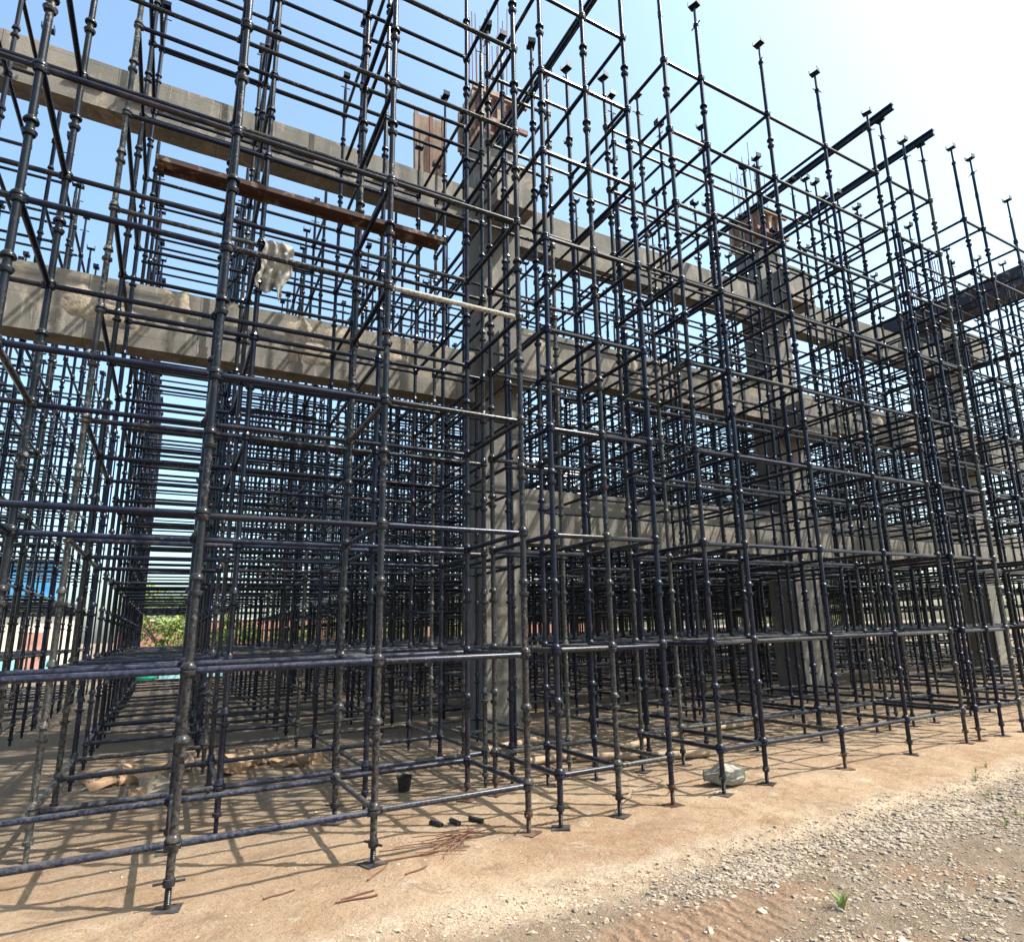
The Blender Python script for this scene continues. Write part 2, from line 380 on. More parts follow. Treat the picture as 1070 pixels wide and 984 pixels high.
for k in range(10):
    m = MB(); ax = 18.8+(k % 5)*.13; ay = 9.1+(k//5)*.7; m.tube((ax, ay, 9.9), (ax+random.uniform(-.04, .04), ay, 11.9+random.uniform(0, .4)), .014, 5)
    tag(obj('starter_bar', m.mesh('starter_bar'), M_REBAR), 'thin starter bar above the far right column, one of a pale cluster', 'rebar', 'starter bars above the far right column')
# leaning plywood shutter on the top left beam
t = tag(empty('shutter_panel', (3.2, 9.2, 9.08)), 'pale pinkish plywood shutter panel propped upright on the top beam left of the nearest column', 'panel')
rot = Matrix.Rotation(R(8), 3, 'X') @ Matrix.Rotation(R(-4), 3, 'Y')
m = MB(); m.box((0, 0, .58), (.58, .03, 1.12), rot); obj('plywood_sheet', m.mesh('plywood_sheet'), M_PLY, t)
for xx in (-.24, .02, .25):
    m = MB(); m.box(rot @ Vector((xx, -.04, .58))-Vector((0, 0, 0)), (.06, .05, 1.12), rot); obj('batten', m.mesh('batten'), M_REDPLY if xx == .02 else M_PLY, t)

# ------------------------------------------------------------------ scaffold kit
TR = .0245
LIFT = 1.0
def cup_profile_low(): return [(TR-.004, -.028), (.040, -.026), (.047, .012), (.043, .016), (.030, .004), (TR-.004, .004)]
def cup_profile_top(dz): return [(TR-.004, dz), (.046, dz), (.047, dz+.018), (.036, dz+.042), (TR+.003, dz+.058), (TR-.004, dz+.060)]
def cup_mb(mb, z, node, n=14):
    d = .020 if node else .080; e = TR+.0015
    mb.lathe([(TR-.003, -.024), (.036, -.022), (.046, .006), (.044, .012), (.031, .006), (e, .005), (e, d), (.045, d), (.047, d+.012), (.038, d+.030), (TR+.003, d+.044), (TR-.003, d+.046)], (0, 0, z), n)
cup_mesh = {}
def get_cup(node, mat):
    k = (node, mat.name)
    if k not in cup_mesh:
        b = MB(); cup_mb(b, 0, node); cup_mesh[k] = b.mesh('cup_joint', mat)
    return cup_mesh[k]
def jack_meshes(mat):
    k = ('jack', mat.name)
    if k not in cup_mesh:
        a = MB(); a.tube((0, 0, 0), (0, 0, .36), .0175, 10)
        for i in range(24): a.lathe([(.0175, 0), (.0205, .004), (.0175, .008)], (0, 0, .03+i*.011), 10)
        b = MB(); b.lathe([(.017, -.02), (.033, -.02), (.036, 0), (.033, .022), (.017, .022)], (0, 0, 0), 10)
        b.tube((-.085, .01, 0), (.085, -.01, .004), .008, 6)
        c = MB(); c.box((0, 0, .004), (.15, .15, .008))
        h = MB(); h.box((0, 0, 0), (.10, .13, .006)); h.box((0, .062, .035), (.10, .006, .07)); h.box((0, -.062, .035), (.10, .006, .07))
        hr = MB(); hr.tube((0, 0, -.5), (0, 0, 0), .0175, 8)
        cup_mesh[k] = [q.mesh(nm, mat) for q, nm in ((a, 'base_jack'), (b, 'jack_nut'), (c, 'base_plate'), (h, 'fork_head'), (hr, 'head_jack'))]
    return cup_mesh[k]
tube_cache = {}
def tube_mesh(z0, z1, mat):
    k = (round(z0, 3), round(z1, 3), mat.name)
    if k not in tube_cache:
        b = MB(); b.tube((0, 0, z0), (0, 0, z1), TR, 12)
        for zj in (z0+2.75, z0+5.75, z0+8.7):
            if zj < z1-.2: b.lathe([(TR-.002, 0), (TR+.004, .001), (TR+.004, .09), (TR-.002, .091)], (0, 0, zj), 12)
        tube_cache[k] = b.mesh('pole_tube', mat)
    return tube_cache[k]
def zlev(k, lift): return .30+k*lift if lift == 1 else .335+k*lift
def standard_detail(x, y, nlev, lift, head, mat, jmat, label, group, headz=None, zmin=0):
    g0 = gh(x, y)
    t = tag(empty('scaffold_standard', (x, y, g0)), label, 'scaffold pole', group)
    lean = (random.gauss(0, .0024), random.gauss(0, .0024)); t.rotation_euler = (lean[0], lean[1], random.uniform(0, 6.28))
    ztop = zlev(nlev, lift)+.48 if headz is None else headz-.33
    z0 = .12
    tb = obj('pole_tube', tube_mesh(z0, ztop, mat), None, t); tb.location = (0, 0, -g0)
    k2 = 0
    for k2 in range(-0, 2*nlev+1):
        z = zlev(0, lift)+k2*lift/2
        c = obj('cup_joint', get_cup(k2 % 2 == 0, mat), None, t, (0, 0, z-g0))
        c.rotation_euler = (0, 0, random.uniform(0, 6.28))
    J = jack_meshes(jmat)
    j = obj('base_jack', J[0], None, t, (0, 0, .0)); n_ = obj('jack_nut', J[1], None, j, (0, 0, z0-g0-.02)); n_.rotation_euler = (0, 0, random.uniform(0, 3))
    pl = obj('base_plate', J[2], None, j, (0, 0, -.002)); pl.rotation_euler = (0, 0, random.uniform(0, 1.5))
    if head:
        hz = headz or ztop+random.uniform(.18, .34)
        J2 = jack_meshes(M_STEEL)
        h = obj('head_jack', J2[4], None, t, (0, 0, hz-g0)); f = obj('fork_head', J2[3], None, h, (0, 0, 0))
        f.rotation_euler = (0, 0, -t.rotation_euler[2]+random.uniform(-.3, .3))
        n_ = obj('jack_nut', J2[1], None, h, (0, 0, ztop-hz+.03))
    return t
def standard_mb(mb, x, y, g0, levs, lift, ztop, head, n=8, ghz=True, half=True, cups=True):
    a = MB(); a.tube((0, 0, .12), (0, 0, ztop), TR, n)
    if cups:
        L = 2*levs+1
        for k in range(L):
            if k % 2 and not half: continue
            z = zlev(0, lift)+k*lift/2
            if z > ztop-.02: break
            r0, r1 = TR-.004, .041
            a.lathe([(r0, -.025), (r1, -.01), (r1, .012), (r0, .014)], (0, 0, z), n)
            dz = .03 if k % 2 == 0 else .085
            a.lathe([(r0, dz), (r1, dz), (r1-.008, dz+.035), (r0, dz+.055)], (0, 0, z), n)
    a.tube((0, 0, g0), (0, 0, .14), .018, max(5, n-2)); a.box((0, 0, g0+.004), (.14, .14, .008))
    a.lathe([(.017, -.02), (.035, -.015), (.035, .015), (.017, .02)], (0, 0, .1), n)
    if head:
        a.tube((0, 0, ztop-.02), (0, 0, head), .0175, max(5, n-2)); a.box((0, 0, head), (.10, .13, .007))
        a.box((0, .062, head+.033), (.10, .006, .07)); a.box((0, -.062, head+.033), (.10, .006, .07))
        a.tube((-.07, 0, ztop+.03), (.07, 0, ztop+.03), .008, 5)
    mb.add([(v[0]+x, v[1]+y, v[2]) for v in a.v], a.f); mb.sm[-len(a.f):] = a.sm
T_ = ['', 'twenty-', 'thirty-']
ORD = ['first', 'second', 'third', 'fourth', 'fifth', 'sixth', 'seventh', 'eighth', 'ninth', 'tenth', 'eleventh', 'twelfth', 'thirteenth', 'fourteenth', 'fifteenth', 'sixteenth', 'seventeenth', 'eighteenth', 'nineteenth', 'twentieth']
ORD += [a+b for a in ('twenty-', 'thirty-', 'forty-') for b in ORD[:9]]
LEVN = ['ankle-height', 'waist-height', 'just-overhead second-lift', 'third-lift', 'fourth-lift', 'fifth-lift', 'sixth-lift', 'seventh-lift', 'eighth-lift', 'ninth-lift', 'tenth-lift']

standards = []   # dict(x,y,nlev,lift,head,detail,...)
ledgers = []     # (p, q, info)
# --- front modules
FY = [4.81, 6.02]
mods = [('L', [-2.28, -1.07, .13, 1.34, 2.55], 1.0, 9), ('A', [2.84, 3.42, 4.0], .98, 8), ('B', [4.62, 5.2, 6.4, 7.6, 8.8], .98, 8),
        ('C', [9.1, 9.68, 10.22], .98, 8), ('D', [11.25, 11.83, 13.1, 14.3, 15.5], .98, 8), ('E', [15.8, 17.0, 18.2, 19.4], .98, 8)]
fi = [0, 0]
for (mn, X, lift, nl) in mods:
    for r, y in enumerate(FY):
        for i, x in enumerate(X):
            standards.append(dict(x=x, y=y, n=nl, lift=lift, head=True, row=r, idx=fi[r], mod=mn, detail=True)); fi[r] += 1
            for k in range(nl+1):
                z = zlev(k, lift)
                if i+1 < len(X): ledgers.append(dict(p=(x, y, z), q=(X[i+1], y, z), row=r, k=k, i=fi[r]-1, dirn='x', mod=mn))
                if r == 0: ledgers.append(dict(p=(x, y, z), q=(x, FY[1], z), row=0, k=k, i=fi[r]-1, dirn='y', mod=mn))
# --- interior blocks
XB = [[-6.75, -5.55, -4.35, -3.15, -1.95], [-.75, .47, 1.67, 2.87], [3.17, 3.86], [4.95, 5.85, 6.75, 7.65], [7.95, 8.85, 9.75, 10.7], [12.1, 13.0, 13.9, 14.8], [15.1, 16.0],
      [16.25, 17.3, 18.4], [19.65, 20.85, 22.05, 23.25], [23.55, 24.75, 25.95]]
YB = [[6.32, 7.6, 8.76], [10.0, 10.95, 11.9], [12.2, 13.15, 14.1, 15.05], [15.35, 16.3, 17.25, 18.2], [18.5, 19.5, 20.5], [20.8, 21.9, 23.0, 24.1]]
XBD = [[3.3, 4.2, 5.1, 6.0], [6.3, 7.2, 8.1, 9.0], [9.3, 10.2, 11.1, 12.0], [12.3, 13.3, 14.3, 15.3], [15.6, 16.6, 17.6, 18.6], [18.9, 20.0, 21.1, 22.2], [22.5, 23.7, 24.9, 26.1], [26.4, 27.6, 28.8]]
YBD = [[25.0, 26.2, 27.4], [27.7, 28.9, 30.1], [30.4, 31.6]]
rrow = 2
for yb in [[6.32, 7.5, 8.70]]+YB+YBD:
    dense1 = yb[0] == 6.32 and yb[1] == 7.5
    for j, y in enumerate(yb):
        cnt = 0
        for bi, X in enumerate((XB[3:] if dense1 else XB[:3]) if y < 9 else ((XB[:2] if y < 24.6 else [])+XBD)):
            for i, x in enumerate(X):
                nl = 8
                if bi <= 1 and y < 9 and i < 3 and not dense1: nl = 9
                if y > 18: nl = 7
                cap = None
                if 3.7 < x < 4 and 8 < y < 9.0: cap = 5.3
                standards.append(dict(x=x, y=y, n=nl, lift=1.0, head=True, row=rrow, idx=cnt, mod='I', detail=False, cap=cap)); cnt += 1
                for k in range(nl+1):
                    z = .3+k
                    if cap and z > cap: continue
                    r2 = random.Random(hash((round(x*100), round(y*100), k)))
                    if i+1 < len(X) and not (k == 9 and i == 2) and not (cap is None and 3 < x < 3.5 and 8 < y < 9 and z > 5.31) and r2.random() > (.0 if y < 9 else .06):
                        ledgers.append(dict(p=(x, y, z), q=(X[i+1], y, z), row=rrow, k=k, i=cnt-1, dirn='x', mod='I'))
                    if j+1 < len(yb) and r2.random() > (.04 if y < 9 else .12):
                        ledgers.append(dict(p=(x, y, z), q=(x, yb[j+1], z), row=rrow, k=k, i=cnt-1, dirn='y', mod='I'))
                    if dense1 and 3 <= k < nl and r2.random() < .4 and i+1 < len(X): ledgers.append(dict(p=(x, y, z+.5), q=(X[i+1], y, z+.5), row=rrow, k=k, i=cnt-1, dirn='x', mod='H'))
                    if y > 9.9 and k < nl and x > .3 and (x > 3.2 or k > 1):
                        if i+1 < len(X) and r2.random() < .55: ledgers.append(dict(p=(x, y, z+.5), q=(X[i+1], y, z+.5), row=rrow, k=k, i=cnt-1, dirn='x', mod='H'))
                        if j+1 < len(yb) and r2.random() < .35: ledgers.append(dict(p=(x, y, z+.5), q=(x, yb[j+1], z+.5), row=rrow, k=k, i=cnt-1, dirn='y', mod='H'))
        rrow += 1

def span(a, b, n=6):
    """length in photo pixels of the part of a-b that falls inside the frame"""
    a = Vector(a); b = Vector(b); pts = [px(a.lerp(b, i/n)) for i in range(n+1)]; L = 0
    for u, v in zip(pts, pts[1:]):
        if u and v and -5 < u[0] < 1075 and -5 < u[1] < 989 and -5 < v[0] < 1075 and -5 < v[1] < 989:
            L += math.hypot(u[0]-v[0], u[1]-v[1])*(60/u[2])**1.0
    return L
for s in standards: s['vis'] = span((s['x'], s['y'], 0), (s['x'], s['y'], 9), 14)
for l in ledgers: l['vis'] = span(l['p'], l['q'], 4)*(.2 if l['mod'] == 'H' else 1)
standards = [s for s in standards if s['vis'] > 0 or (s['y'] < 10 and -3 < s['x'] < 16)]
cnt_ = {}
for s in sorted(standards, key=lambda s: s['x']):
    if s['vis'] > 0: s['seen'] = cnt_.get(s['row'], 0); cnt_[s['row']] = s['seen']+1
    else: s['seen'] = 0
SEEN = {(s['row'], s['idx']): s['seen'] for s in standards}
rank = sorted(range(len(standards)), key=lambda i: -standards[i]['vis']); topS = set(rank[:296])
ledgers_in = [l for l in ledgers if l['vis'] > 0 or (-3 < l['p'][0] < 16 and l['p'][1] < 9)]
rank = sorted(range(len(ledgers_in)), key=lambda i: -ledgers_in[i]['vis']); topL = set(rank[:296])

CEMENTED = {(0, 2), (1, 1), (1, 3)}
def smat(s):
    r = random.random()
    if s['row'] == 0 and s['idx'] in (2, 3, 4): return M_FRONT
    if s['row'] == 1 and s['idx'] in (1, 3): return M_STEEL
    if s['row'] <= 1 and s['x'] > 9: return M_STEEL if r < .55 else (M_CEM if r < .6 else M_NAVY)
    if abs(s['x']+.75) < .01 and s['y'] < 6.4: return M_CEM
    if r < .66: return M_NAVY
    if r < .97: return M_STEEL
    return M_CEM
simple_cache = {}
stuffS = MB()
for i, s in enumerate(standards):
    x, y = s['x'], s['y']; mat = smat(s)
    side = 'left of the nearest column' if x < 4 else ('between the nearest and second columns' if x < 11.3 else 'right of the second column')
    if i in topS and s['detail'] and s['vis'] > 60:
        n = s['seen']
        cname = {M_NAVY: 'navy', M_STEEL: 'worn dark', M_CEM: 'cement-splashed grey', M_FRONT: 'dusty worn'}[mat]
        rowname = 'front row' if s['row'] == 0 else 'second row'
        # count only poles that the photo shows
        lab = '%s upright scaffold pole, %s from the left in the %s' % (cname, ORD[max(0, n)], rowname)
        hz = None
        H = True
        if s['mod'] in 'BCDA' and s['row'] == 0: hz = {5.2: 9.30, 6.4: 9.32, 7.6: 9.45, 8.8: 9.26, 9.1: 9.25, 10.22: 9.25, 9.68: 9.12, 11.25: 9.6, 11.83: 9.62, 13.1: 9.62, 4.62: 9.8, 4.0: 9.25}.get(x, None)
        if hz is not None: pass
        jm = M_RUST if (s['mod'] == 'L' and s['idx'] == 4) or random.random() < .2 else M_BLACK
        standard_detail(x, y, s['n'], s['lift'], H, mat, jm, lab, 'upright scaffold poles', hz)
    elif i in topS:
        ztop = s.get('cap') or (.3+s['n']+.5 if s['lift'] == 1 else zlev(s['n'], s['lift'])+.48)
        head = (s['cap']+.04 if s.get('cap') else ztop+random.choice((.12, .2, .3, .42)))
        if s.get('cap'): ztop = s['cap']-.1
        key = (round(ztop, 2), round(head, 2), s['lift'], mat.name)
        if key not in simple_cache:
            b = MB(); standard_mb(b, 0, 0, -.06, s['n'], s['lift'], ztop, head, 9); simple_cache[key] = b.mesh('scaffold_standard', mat)
        o = obj('scaffold_standard', simple_cache[key], None, None, (x, y, 0)); o.rotation_euler = (0, 0, random.choice((0, 1.57, 3.14)))
        rn = s['row']
        tag(o, 'dark upright pole, %s from the left in the %s scaffold row back' % (ORD[min(40, s['seen'])], ORD[rn]), 'scaffold pole', 'poles of the inner scaffold rows')
    else:
        ztop = .3+s['n']+.5
        standard_mb(stuffS, x, y, -.03, s['n'], 1.0, ztop, ztop+random.choice((.12, .25, .4)), 6, half=(y < 19))
o = obj('far_scaffold_poles', stuffS.mesh('far_scaffold_poles', M_NAVY)); tag(o, 'dense mass of dark scaffold poles deep inside the frame', 'scaffold poles', kind='stuff')

led_cache = {}
def ledger_mb(L, n=10, ends=True):
    b = MB(); e = .030
    b.tube((e+.02, 0, 0), (L-e-.02, 0, 0), .0222, n)
    if ends:
        for xx, sg in ((e, 1), (L-e, -1)):
            b.box((xx+sg*.0, 0, 0), (.034, .02, .055)); b.tube((xx+sg*.012, 0, 0), (xx+sg*.05, 0, 0), .016, n, .0222)
    return b
def ledger_mesh(L, mat):
    k = (round(L, 3), mat.name)
    if k not in led_cache: led_cache[k] = ledger_mb(L).mesh('ledger', mat)
    return led_cache[k]
stuffL = MB(); stuffL2 = MB()
seen_lab = {}
for i, l in enumerate(ledgers_in):
    p = Vector(l['p']); q = Vector(l['q']); L = (q-p).length
    off = .028 if l['dirn'] == 'x' else -.0
    rr = random.random()
    mat = M_NAVY if rr < .62 else (M_STEEL if rr < .97 else M_CEM)
    if (l['mod'] == 'L' or l['p'][1] < 8 and l['p'][0] < 2) and l['k'] < 3 and l['dirn'] == 'x': mat = M_LBLUE if rr < .8 else M_NAVY
    if l['mod'] == 'L' and l['row'] == 0 and l['k'] == 4 and l['i'] == 3 and l['dirn'] == 'x': mat = M_PALE
    if l['mod'] == 'B' and l['row'] == 0 and l['k'] == 4 and abs(l['p'][0]-7.6) < .1 and l['dirn'] == 'x': mat = M_TAN
    if l['mod'] == 'B' and l['row'] == 0 and l['k'] == 1 and abs(l['p'][0]-7.6) < .1 and l['dirn'] == 'x': mat = M_TAN
    if l['mod'] != 'L' and l['k'] in (1, 2) and l['row'] < 2 and rr > .45 and mat is not M_TAN: mat = M_STEEL
    if i in topL:
        o = obj('ledger', ledger_mesh(L, mat), None, None, p+Vector((0, 0, .008+random.gauss(0, .004))))
        o.rotation_euler = (0, random.gauss(0, .003), math.pi/2 if l['dirn'] == 'y' else 0)
        cn = {M_NAVY: 'navy', M_LBLUE: 'clear blue', M_STEEL: 'dark steel', M_CEM: 'cement-grey', M_PALE: 'pale dusty', M_TAN: 'orange-rusted'}[mat]
        side = 'left of the nearest column' if p.x < 4 else ('between the nearest and second columns' if p.x < 11.3 else 'right of the second column')
        if l['dirn'] == 'x' and l['row'] <= 1:
            lab = '%s %s ledger tube of the %s row, from its %s pole rightwards' % (LEVN[l['k']], cn, ['front', 'second'][l['row']], ORD[SEEN.get((l['row'], l['i']), 0)]) if l['mod'] != 'L' or l['i'] > 0 else '%s %s ledger tube of the %s row, entering from the left edge' % (LEVN[l['k']], cn, ['front', 'second'][l['row']])
            o['group'] = 'ledger tubes along the scaffold face'
        elif l['row'] == 0:
            lab = '%s %s ledger tube running inward from the front row %s pole' % (LEVN[l['k']], cn, ORD[SEEN.get((l['row'], l['i']), 0)])
            o['group'] = 'ledger tubes running inward'
        else:
            lab = '%s ledger tube %s from the %s pole of the %s row back' % (LEVN[l['k']], 'rightwards' if l['dirn'] == 'x' else 'inward', ORD[SEEN.get((l['row'], l['i']), 0)], ORD[l['row']])
            o['group'] = 'ledger tubes inside the scaffold'
        tag(o, lab, 'ledger')
    else:
        n = 7 if l['vis'] > 25 else 5
        b = ledger_mb(L, n, p.y < 12)
        V = [(p.x+v[0], p.y+v[1], p.z+v[2]+.008) if l['dirn'] == 'x' else (p.x-v[1], p.y+v[0], p.z+v[2]+.008) for v in b.v]
        tgt = stuffL if rr < .62 else stuffL2
        tgt.add(V, b.f); tgt.sm[-len(b.f):] = b.sm
o = obj('far_ledgers', stuffL.mesh('far_ledgers', M_NAVY)); tag(o, 'mass of dark horizontal scaffold tubes crossing deep inside the frame', 'ledgers', kind='stuff')
o = obj('far_worn_ledgers', stuffL2.mesh('far_worn_ledgers', M_STEEL)); tag(o, 'mass of worn horizontal scaffold tubes crossing deep inside the frame', 'ledgers', kind='stuff')

# timber / steel joists on the fork heads
def joist(x, y0, y1, z, lab, w=.06, h=.115):
    t = tag(empty('joist', (x, y0, z)), lab, 'joist', 'joists lying in the fork heads')
    m = MB(); L = y1-y0
    m.box((0, L/2, h-.014), (w, L, .028)); m.box((0, L/2, .014), (w, L, .028)); obj('flanges', m.mesh('flanges'), M_STEEL, t)
    m = MB(); m.box((0, L/2, h/2), (.02, L-.01, h-.057)); obj('joist_web', m.mesh('joist_web'), M_NAVY, t)
    return t
joist(4.0, 4.9, 8.2, 9.27, 'dark joist on fork heads cutting the top edge of the picture')
joist(9.1, 4.55, 9.0, 9.27, 'dark joist sticking out past the front poles, left of the two')
joist(10.22, 4.55, 9.2, 9.27, 'dark joist sticking out past the front row, right of two')
joist(5.1, 10.2, 13.8, 9.35, 'far dark joist lying on fork heads behind the nearest column')

# dark beam formwork deck at the right
t = tag(empty('beam_formwork', (19, 5.6, 9.0)), 'big dark beam formwork box high on the scaffold at the right edge', 'formwork')
for nm, c, d in (('side_panel', (17.05, 8.0, 9.52), (.03, 6.4, .5)), ('side_panel', (17.75, 8.0, 9.52), (.03, 6.4, .5)), ('soffit_panel', (17.4, 8.0, 9.26), (.67, 6.4, .03))):
    m = MB(); m.box(Vector(c)-Vector((19, 5.6, 9.0)), d); obj(nm, m.mesh(nm), M_DARKPLY, t)
for k in range(11):
    m = MB(); m.box((16.99-19, -.7+k*.6+.1, .5), (.06, .06, .66)); obj('batten', m.mesh('batten'), M_DARKPLY, t)

# ------------------------------------------------------------------ plank, bag, sack
t = tag(empty('scaffold_plank', (-.42, 5.5, 5.345)), 'long reddish-brown wooden plank lying across the inward tubes high at the left', 'plank')
m = MB(); m.box((1.25, .11, .06), (2.5, .19, .02)); obj('board', m.mesh('board'), M_PLANK, t)
m = MB(); m.box((1.25, .03, .036), (2.5, .035, .03)); obj('edge_rail', m.mesh('edge_rail'), M_PLANK, t)
m = MB(); m.box((1.25, .185, .036), (2.5, .035, .03)); obj('edge_rail', m.mesh('edge_rail'), M_PLANK, t)
for xx in (.03, .85, 1.65, 2.47):
    m = MB(); m.box((xx, .1075, .036), (.05, .118, .028)); obj('cross_rail', m.mesh('cross_rail'), M_PLANK, t)

def blob(name, c, r, mat, sub=3, amp=.25, fr=3, seedv=0, wr=0):
    import bmesh
    bm = bmesh.new(); bmesh.ops.create_icosphere(bm, subdivisions=sub, radius=1)
    for v in bm.verts:
        d = v.co.normalized(); n = noise.fractal(d*fr+Vector((seedv, 0, 0)), .8, 2, 4)
        k = 1+amp*n
        if wr: k += wr*abs(noise.noise(d*9+Vector((0, seedv, 0))))-wr*.3
        v.co = Vector((d.x*r[0]*k, d.y*r[1]*k, d.z*r[2]*k))
    m = bpy.data.meshes.new(name); bm.to_mesh(m); bm.free(); m.polygons.foreach_set('use_smooth', [True]*len(m.polygons))
    return obj(name, m, mat, None, c)
def bag(name, c, R0, L, mat, axis, seedv, neck=.12, folds=15, flat=.0):
    NS, NTH = 40, 90; V = []; F_ = []
    for i in range(NS+1):
        u = i/NS; base = math.sin(math.pi*min(1, max(0, .04+.93*u)))**.55
        end = max(0, (u-.62)/.38); base = base*(1-end)+(neck+.25*end)*end
        for k in range(NTH):
            th = 2*math.pi*k/NTH; d = Vector((math.cos(th), math.sin(th), u*2.2))
            f = .022+.11*end+.05*max(0, .35-u)
            ph = th+.9*noise.noise(Vector((u*2.5, seedv, 0)))
            rr = base*(1+f*math.sin(folds*ph)+.5*f*math.sin((folds*1.6//1)*ph+2)+.16*noise.noise(d*1.4+Vector((seedv, 0, 0)))+.05*noise.noise(d*5))
            a_, b_ = R0[0]*rr*math.cos(th), R0[1]*rr*math.sin(th); w = (u-.5)*L
            p = Vector((w, a_, b_)) if axis == 'x' else Vector((a_, b_, w))
            if flat and p.z < -flat: p.z = -flat+(p.z+flat)*.1
            V.append(p)
    for i in range(NS):
        for k in range(NTH): F_.append((i*NTH+k, i*NTH+(k+1) % NTH, (i+1)*NTH+(k+1) % NTH, (i+1)*NTH+k))
    F_.append(tuple(range(NTH))[::-1])
    F_.append(tuple(NS*NTH+k for k in range(NTH)))
    m = bpy.data.meshes.new(name); m.from_pydata([tuple(v) for v in V], [], F_); m.polygons.foreach_set('use_smooth', [True]*len(F_))
    return obj(name, m, mat, None, c)
NU, NV = 34, 60; V = []; F_ = []
for a in range(NV+1):
    for b in range(NU+1):
        u = b/NU-.5; v = a/NV; wd = .30*(1-.35*abs(v-.45))*(1+.25*noise.noise(Vector((u*2, v*4, 2))))
        fold = .028*math.sin(u*17+3*noise.noise(Vector((u, v*2.2, 5))))*(.5+v)+.035*noise.noise(Vector((u*6, v*7, 1)))
        V.append((u*wd+.03*math.sin(v*5), fold-.02*math.cos(v*3)+(.05*(1-v*7)**2 if v < .14 else 0), .06-.56*v*(1+.16*noise.noise(Vector((u*4, 0, 9))))))
for a in range(NV):
    for b in range(NU):
        k = a*(NU+1)+b; F_.append((k, k+1, k+NU+2, k+NU+1))
m = bpy.data.meshes.new('plastic_sheet'); m.from_pydata(V, [], F_); m.polygons.foreach_set('use_smooth', [True]*len(F_))
o = obj('plastic_sheet', m, M_BAG, None, (.60, 6.27, 5.31)); md = o.modifiers.new('thickness', 'SOLIDIFY'); md.thickness = .004
tag(o, 'crumpled pale plastic sheet caught on the tubes under the wooden plank', 'sheet')
o = bag('woven_sack', (4.88, 5.06, .045), (.13, .115), .40, M_SACK, 'x', 8, .16, 17, .075)
o.rotation_euler = (0, 0, 2.55)
tag(o, 'crumpled white woven sack lying on the ground beside a front pole base', 'sack')

# ------------------------------------------------------------------ small debris
rd = random.Random(21)
def rod(x, y, ang, L, z=0.012, r=.006, lab='', grp='', bend=.05, tilt=0.0):
    m = MB(); n = 5; P = []
    for i in range(n+1):
        s = i/n-.5; xx = x+L*s*math.cos(ang)+bend*math.sin(s*4)*math.sin(ang)*L; yy = y+L*s*math.sin(ang)-bend*math.sin(s*4)*math.cos(ang)*L
        P.append(Vector((xx, yy, gh(xx, yy)+z+tilt*(s+.5)*L)))
    for a, b in zip(P, P[1:]): m.tube(a, b, r, 7)
    return tag(obj('rebar_offcut', m.mesh('rebar_offcut'), M_REBAR), lab, 'rebar', grp)
for k in range(20):
    rod(1.98+rd.gauss(0, .12), 4.90+rd.gauss(0, .10), rd.gauss(.15, .45), rd.uniform(.22, .5), .010+rd.uniform(0, .04), .0035,
        'rusty rebar offcut in the loose heap between the second and third front pole bases', 'rebar offcuts in the heap', tilt=rd.uniform(-.02, .06))
rod(1.58, 4.80, .1, .46, .01, .006, 'long thin rusty bar poking out left of the heap', 'loose rebar')
for (x, y, a, L, lab) in ((1.12, 4.32, .25, .2, 'short rusty rod on bare earth, upper of a crossed pair'), (1.10, 4.27, -.05, .24, 'short rusty rod on bare earth, lower of a crossed pair'),
                    (1.32, 4.62, .9, .25, 'short rusty rod against the base of the second front pole'), (1.55, 4.52, .5, .18, 'lone short rusty rod right of the second front pole base'),
                    (.72, 4.62, .45, .2, 'lone short rusty rod left of the second front pole base')):
    rod(x, y, a, L, .008, .006, lab, 'loose rebar')
for i, (x, y, a) in enumerate(((2.02, 5.42, 1.9), (2.16, 5.36, 1.7), (2.32, 5.30, 2.0))):
    m = MB(); d = Vector((math.cos(a), math.sin(a), 0)); c = Vector((x, y, gh(x, y)+.018)); m.tube(c-d*.07, c+d*.07, .019, 12)
    tag(obj('spigot_pin', m.mesh('spigot_pin'), M_BLACK), 'short black steel sleeve lying behind the rebar heap, %s of three' % ['left', 'middle', 'right'][i], 'steel sleeve', 'black steel sleeves')
t = tag(empty('bucket', (2.16, 6.7, gh(2.16, 6.7))), 'small black bucket standing on the earth behind the second scaffold row', 'bucket')
m = MB(); m.lathe([(.001, .0), (.055, .0), (.075, .14), (.08, .143), (.072, .14), (.052, .012), (.001, .01)], (0, 0, 0), 18); obj('bucket_body', m.mesh('bucket_body'), M_BLKP, t)
m = MB()
for i in range(10):
    a0 = math.pi*i/10; a1 = math.pi*(i+1)/10; m.tube((.077*math.cos(a0), .02, .13+.06*math.sin(a0)), (.077*math.cos(a1), .02, .13+.06*math.sin(a1)), .003, 5)
obj('handle', m.mesh('handle'), M_STEEL, t)

